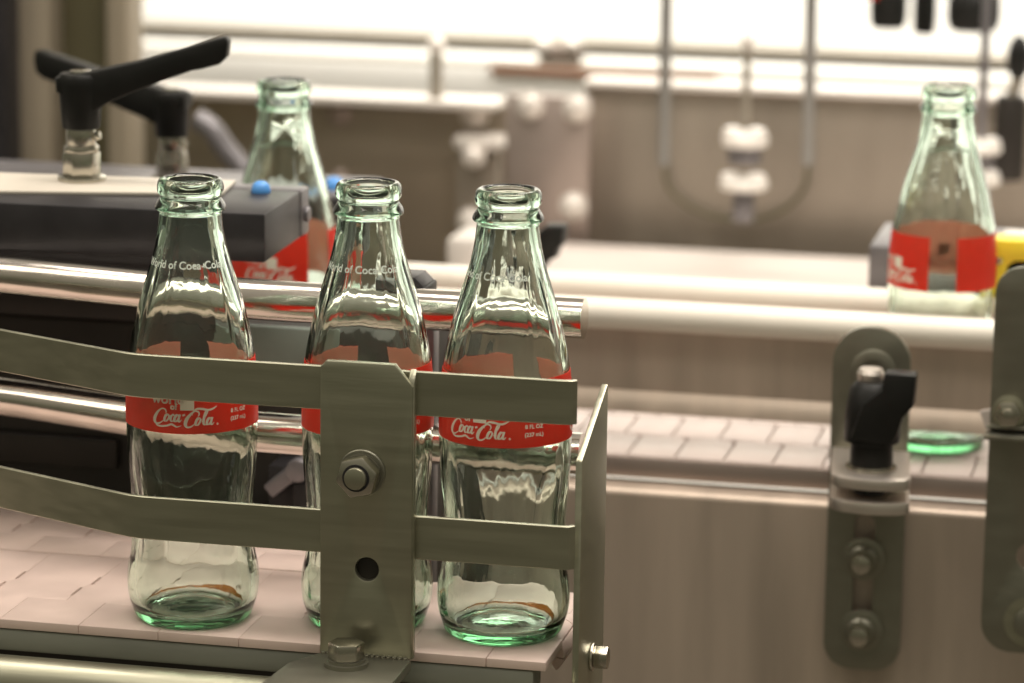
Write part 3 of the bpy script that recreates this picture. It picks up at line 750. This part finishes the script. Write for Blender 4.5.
# rear framework between panel and wall
YF = 1.75
def hbar(name, x0, x1, yl, h, Y, m, label, cat, d=.03, round_=False):
    xm = (x0+x1)/2; z = at(xm, yl, Y).z; a, c = at(x0, yl, Y), at(x1, yl, Y); hh = h/1050/2; bm = NB()
    if round_: cyl(bm, (a.x,Y,z), (c.x,Y,z), hh, 24, .002)
    else: box(bm, (a.x,Y-d/2,z-hh), (c.x,Y+d/2,z+hh), .002)
    return tag(link(name, bm, m), label, cat)
fp = hbar('frame_pipe', 120, 1100, 47, 20, YF, PIPE, 'grey horizontal pipe high in the background against the white wall', 'pipe', round_=True)
hbar('cover_strip', 490, 718, 72.5, 8, YF+.1885, RUST, 'long orange brown strip below the background pipe', 'strip', d=.003)
hbar('shelf_board', 120, 1100, 92, 70, YF+.20, WALL, 'pale horizontal board under the background pipe', 'board', d=.02)
hbar('shelf_edge', 120, 1100, 67, 4, YF+.16, PIPE, 'thin grey edge bar just above the lit panel flange', 'bar')
bm = NB(); pxbox(bm, 538, 44, 580, 66, YF-.03, .02, .003); cp = link('clamp_plate', bm, PANELP, fp); tag(cp, 'pale clamp plate with two bolts')
for x in (543,573): bolthead(fp, x, 45, YF-.03, .007).parent = cp
r = empty('knob_post', at(436,92,YB-.02), 'short grey post with a round pale knob above the dark panel', 'post')
bm = NB(); c = at(436,92,YB-.02); c.z = zf1; c1 = at(436,48,YB-.02); cyl(bm, c, (c.x,c.y,c1.z), .0055, 20, .001); bmesh.ops.translate(bm, verts=bm.verts[:], vec=-r.location); link('shaft', bm, PIPE, r)
bm = NB(); lathe(bm, [(0,-.0075)]+[(.0078*math.sin(PI*i/10), -.0078*math.cos(PI*i/10)) for i in range(1,10)]+[(0,.0078)], 24, (c.x,c.y,c1.z+.002)); bmesh.ops.translate(bm, verts=bm.verts[:], vec=-r.location); link('knob', bm, BRIGHTST, r)
# left machine column
YC = 1.05
cl = empty('machine_column', at(70,300,YC), 'tall blurred machine column with beige and olive faces at the upper left', 'machine column')
def cpl(name, x0, x1, m, Y, d=.04):
    a, c = at(x0,80,Y), at(x1,80,Y); bm = NB(); box(bm, (a.x,Y,at(x0,330,Y).z), (c.x,Y+d,at(x0,-80,Y).z+.4), .003)
    bmesh.ops.translate(bm, verts=bm.verts[:], vec=-cl.location); return link(name, bm, m, cl)
tag(cpl('side_post', -40, 6, BLACKM, YC-.03), 'dark post'); cpl('face_panel', 4, 50, BEIGE, YC)
tag(cpl('recess_panel', 49, 108, OLIVE, YC+.03), 'dark olive recessed panel'); tag(cpl('door_edge', 106, 128, BEIGE, YC), 'beige edge panel')
bm = NB(); pts = catmull([tuple(at(x,y,.95)) for x,y in ((196,118),(212,130),(228,152),(256,182),(280,200))], 6)
tubepath(bm, pts, .0085, 16, (0,1,0)); tag(link('rubber_hose', bm, GREYM), 'dark grey hose curving down behind the blurred bottle', 'hose')
# hanging black knobs upper right
def knob_top(x0, x1, ya, yb, Y, label, red=False, m=BLACK):
    xm = (x0+x1)/2; c = at(xm, yb, Y); top = at(xm, -40, Y).z-c.z; k = empty('adjusting_knob', c, label, 'knob', 'black adjusting knobs overhead')
    sp_ = (at(x1,yb,Y).x-at(x0,yb,Y).x)/2; h = at(xm, ya, Y).z-c.z
    bm = NB(); lathe(bm, [(0,0),(sp_*.75,0),(sp_*.9,.002),(sp_,h*.3),(sp_,h*.8),(sp_*.8,h),(0,h)], 28); link('grip', bm, m, k)
    bm = NB(); cyl(bm, (0,0,h), (0,0,.68-c.z), .006, 16); link('stem', bm, PIPE, k)
    if red: bm = NB(); box(bm, (-sp_*1.1,-sp_*1.05,h*.72), (-sp_*.45,-sp_*.2,h*1.2), .002); tag(link('red_cap', bm, REDP, k), 'small red cap')
    return k
knob_top(869, 907, -14, 28, 1.35, 'black overhead knob with a red mark, leftmost of three', True)
knob_top(912, 936, -12, 34, 1.40, 'narrow black overhead knob between the other two')
knob_top(946, 1000, -10, 31, 1.33, 'wide black overhead knob above the lone rear bottle')
c = at(1008, 180, 1.2); k = empty('side_lever', c, 'dark oval lever grip on a dark sleeve at the upper right edge', 'lever')
bm = NB(); cyl(bm, (0,0,0), (0,0,at(1008,95,1.2).z-c.z), .0125, 24, .003); link('sleeve', bm, DARKB, k)
h0 = at(1012,82,1.2).z-c.z; h1 = at(1012,34,1.2).z-c.z; hm = (h0+h1)/2; hh = (h1-h0)/2
bm = NB(); lathe(bm, [(0,hm-hh)]+[(.0095*math.sin(PI*i/12), hm-hh*math.cos(PI*i/12)) for i in range(1,12)]+[(0,hm+hh)], 24, (.004,0,0)); link('grip', bm, BLACK, k)
bm = NB(); cyl(bm, (0,0,at(1008,98,1.2).z-c.z), (.004,0,h0+.003), .005, 16); link('neck', bm, PIPE, k)

def stand(x, y, z, label, sz=.018):
    r = empty('support_stand', (x,y,-.9), label, 'stand')
    bm = NB(); box(bm, (-sz,-sz,.012), (sz,sz,z+.9), .002); link('column', bm, GREYM, r)
    bm = NB(); box(bm, (-.09,-.09,0), (.09,.09,.012), .003); link('base_plate', bm, DARKB, r)
stand(A2.location.x-.30, .60, z2-.0457, 'grey stand carrying the dark clamp arm behind the blurred bottle')
bm = NB(); box(bm, (A2.location.x-.33, .50, z2-.0455), (A2.location.x-.25, .625, z2-.0262), .002); tag(link('cross_block', bm, GREYM), 'grey cross block under the far left clamp arm', 'block')
stand(ra.location.x+.26, .575, ra.location.z-.0045, 'grey stand carrying the clamp arm behind the lone bottle')
bm = NB(); box(bm, (W_*.5,.022,.0), (W_*.5+.05,.060,.012), .001); link('mounting_lug', bm, GREYM, ys)
ov = empty('overhead_beam', (.5,1.37,.7), 'steel overhead beam above the picture carrying the black knobs', 'beam')
bm = NB(); box(bm, (-1.3,-.06,-.02), (1.0,.06,.04), .003); link('beam', bm, PANELD, ov)
for x_ in (-1.3, .96):
    bm = NB(); box(bm, (x_,-.02,-1.6), (x_+.04,.02,-.02), .003); link('leg', bm, PANELD, ov)
# ------------------------------------------------------------------ lights
def area(name, loc, target, sx, sy, power, col):
    l = bpy.data.lights.new(name, 'AREA'); l.shape = 'RECTANGLE'; l.size = sx; l.size_y = sy; l.energy = power; l.color = col
    o = bpy.data.objects.new(name, l); COL.objects.link(o); o.location = loc
    o.rotation_euler = (Vector(target)-Vector(loc)).to_track_quat('-Z','Y').to_euler(); return o
area('ceiling_lamp', (.1,.25,1.75), (.1,.25,0), 2.2, .40, 23, (1,.91,.82))
area('ceiling_lamp', (.5,1.1,1.75), (.4,1.1,0), 2.2, .40, 27, (1,.91,.82))
area('ceiling_lamp', (-1.3,-.6,1.8), (-.2,.2,0), .35, 1.6, 8, (1,.92,.76))
area('ceiling_lamp', (.45,-.75,1.95), (.1,.1,0), 1.8, .40, 15, (1,.92,.82))
area('wall_fill', (.2,1.72,1.15), (.2,2.8,-.1), 3.2, .2, 75, (1,.96,.87))  # unseen fill light added to brighten the back wall and board
wd = bpy.data.worlds.new('world'); sc.world = wd; wd.use_nodes = True; nt = wd.node_tree
bg = nt.nodes['Background']; tc = nt.nodes.new('ShaderNodeTexCoord'); sx = nt.nodes.new('ShaderNodeSeparateXYZ'); rp = nt.nodes.new('ShaderNodeValToRGB'); mr = nt.nodes.new('ShaderNodeMapRange')
nt.links.new(tc.outputs['Generated'], sx.inputs[0]); nt.links.new(sx.outputs['Z'], mr.inputs['Value'])
mr.inputs['From Min'].default_value = -1; mr.inputs['From Max'].default_value = 1
nt.links.new(mr.outputs['Result'], rp.inputs['Fac']); nt.links.new(rp.outputs['Color'], bg.inputs['Color'])
cr = rp.color_ramp; cr.elements[0].position = .3; cr.elements[0].color = (.07,.062,.04,1)
cr.elements[1].position = 1; cr.elements[1].color = (.55,.50,.42,1)
e_ = cr.elements.new(.5); e_.color = (.17,.165,.11,1); e_ = cr.elements.new(.62); e_.color = (.30,.28,.21,1)
bg.inputs['Strength'].default_value = .84

# ------------------------------------------------------------------ render look
vs = sc.view_settings
sc.display_settings.display_device = 'sRGB'
vs.view_transform = 'Standard'; vs.look = 'None'; vs.gamma = 1; vs.use_curve_mapping = False; vs.exposure = 0
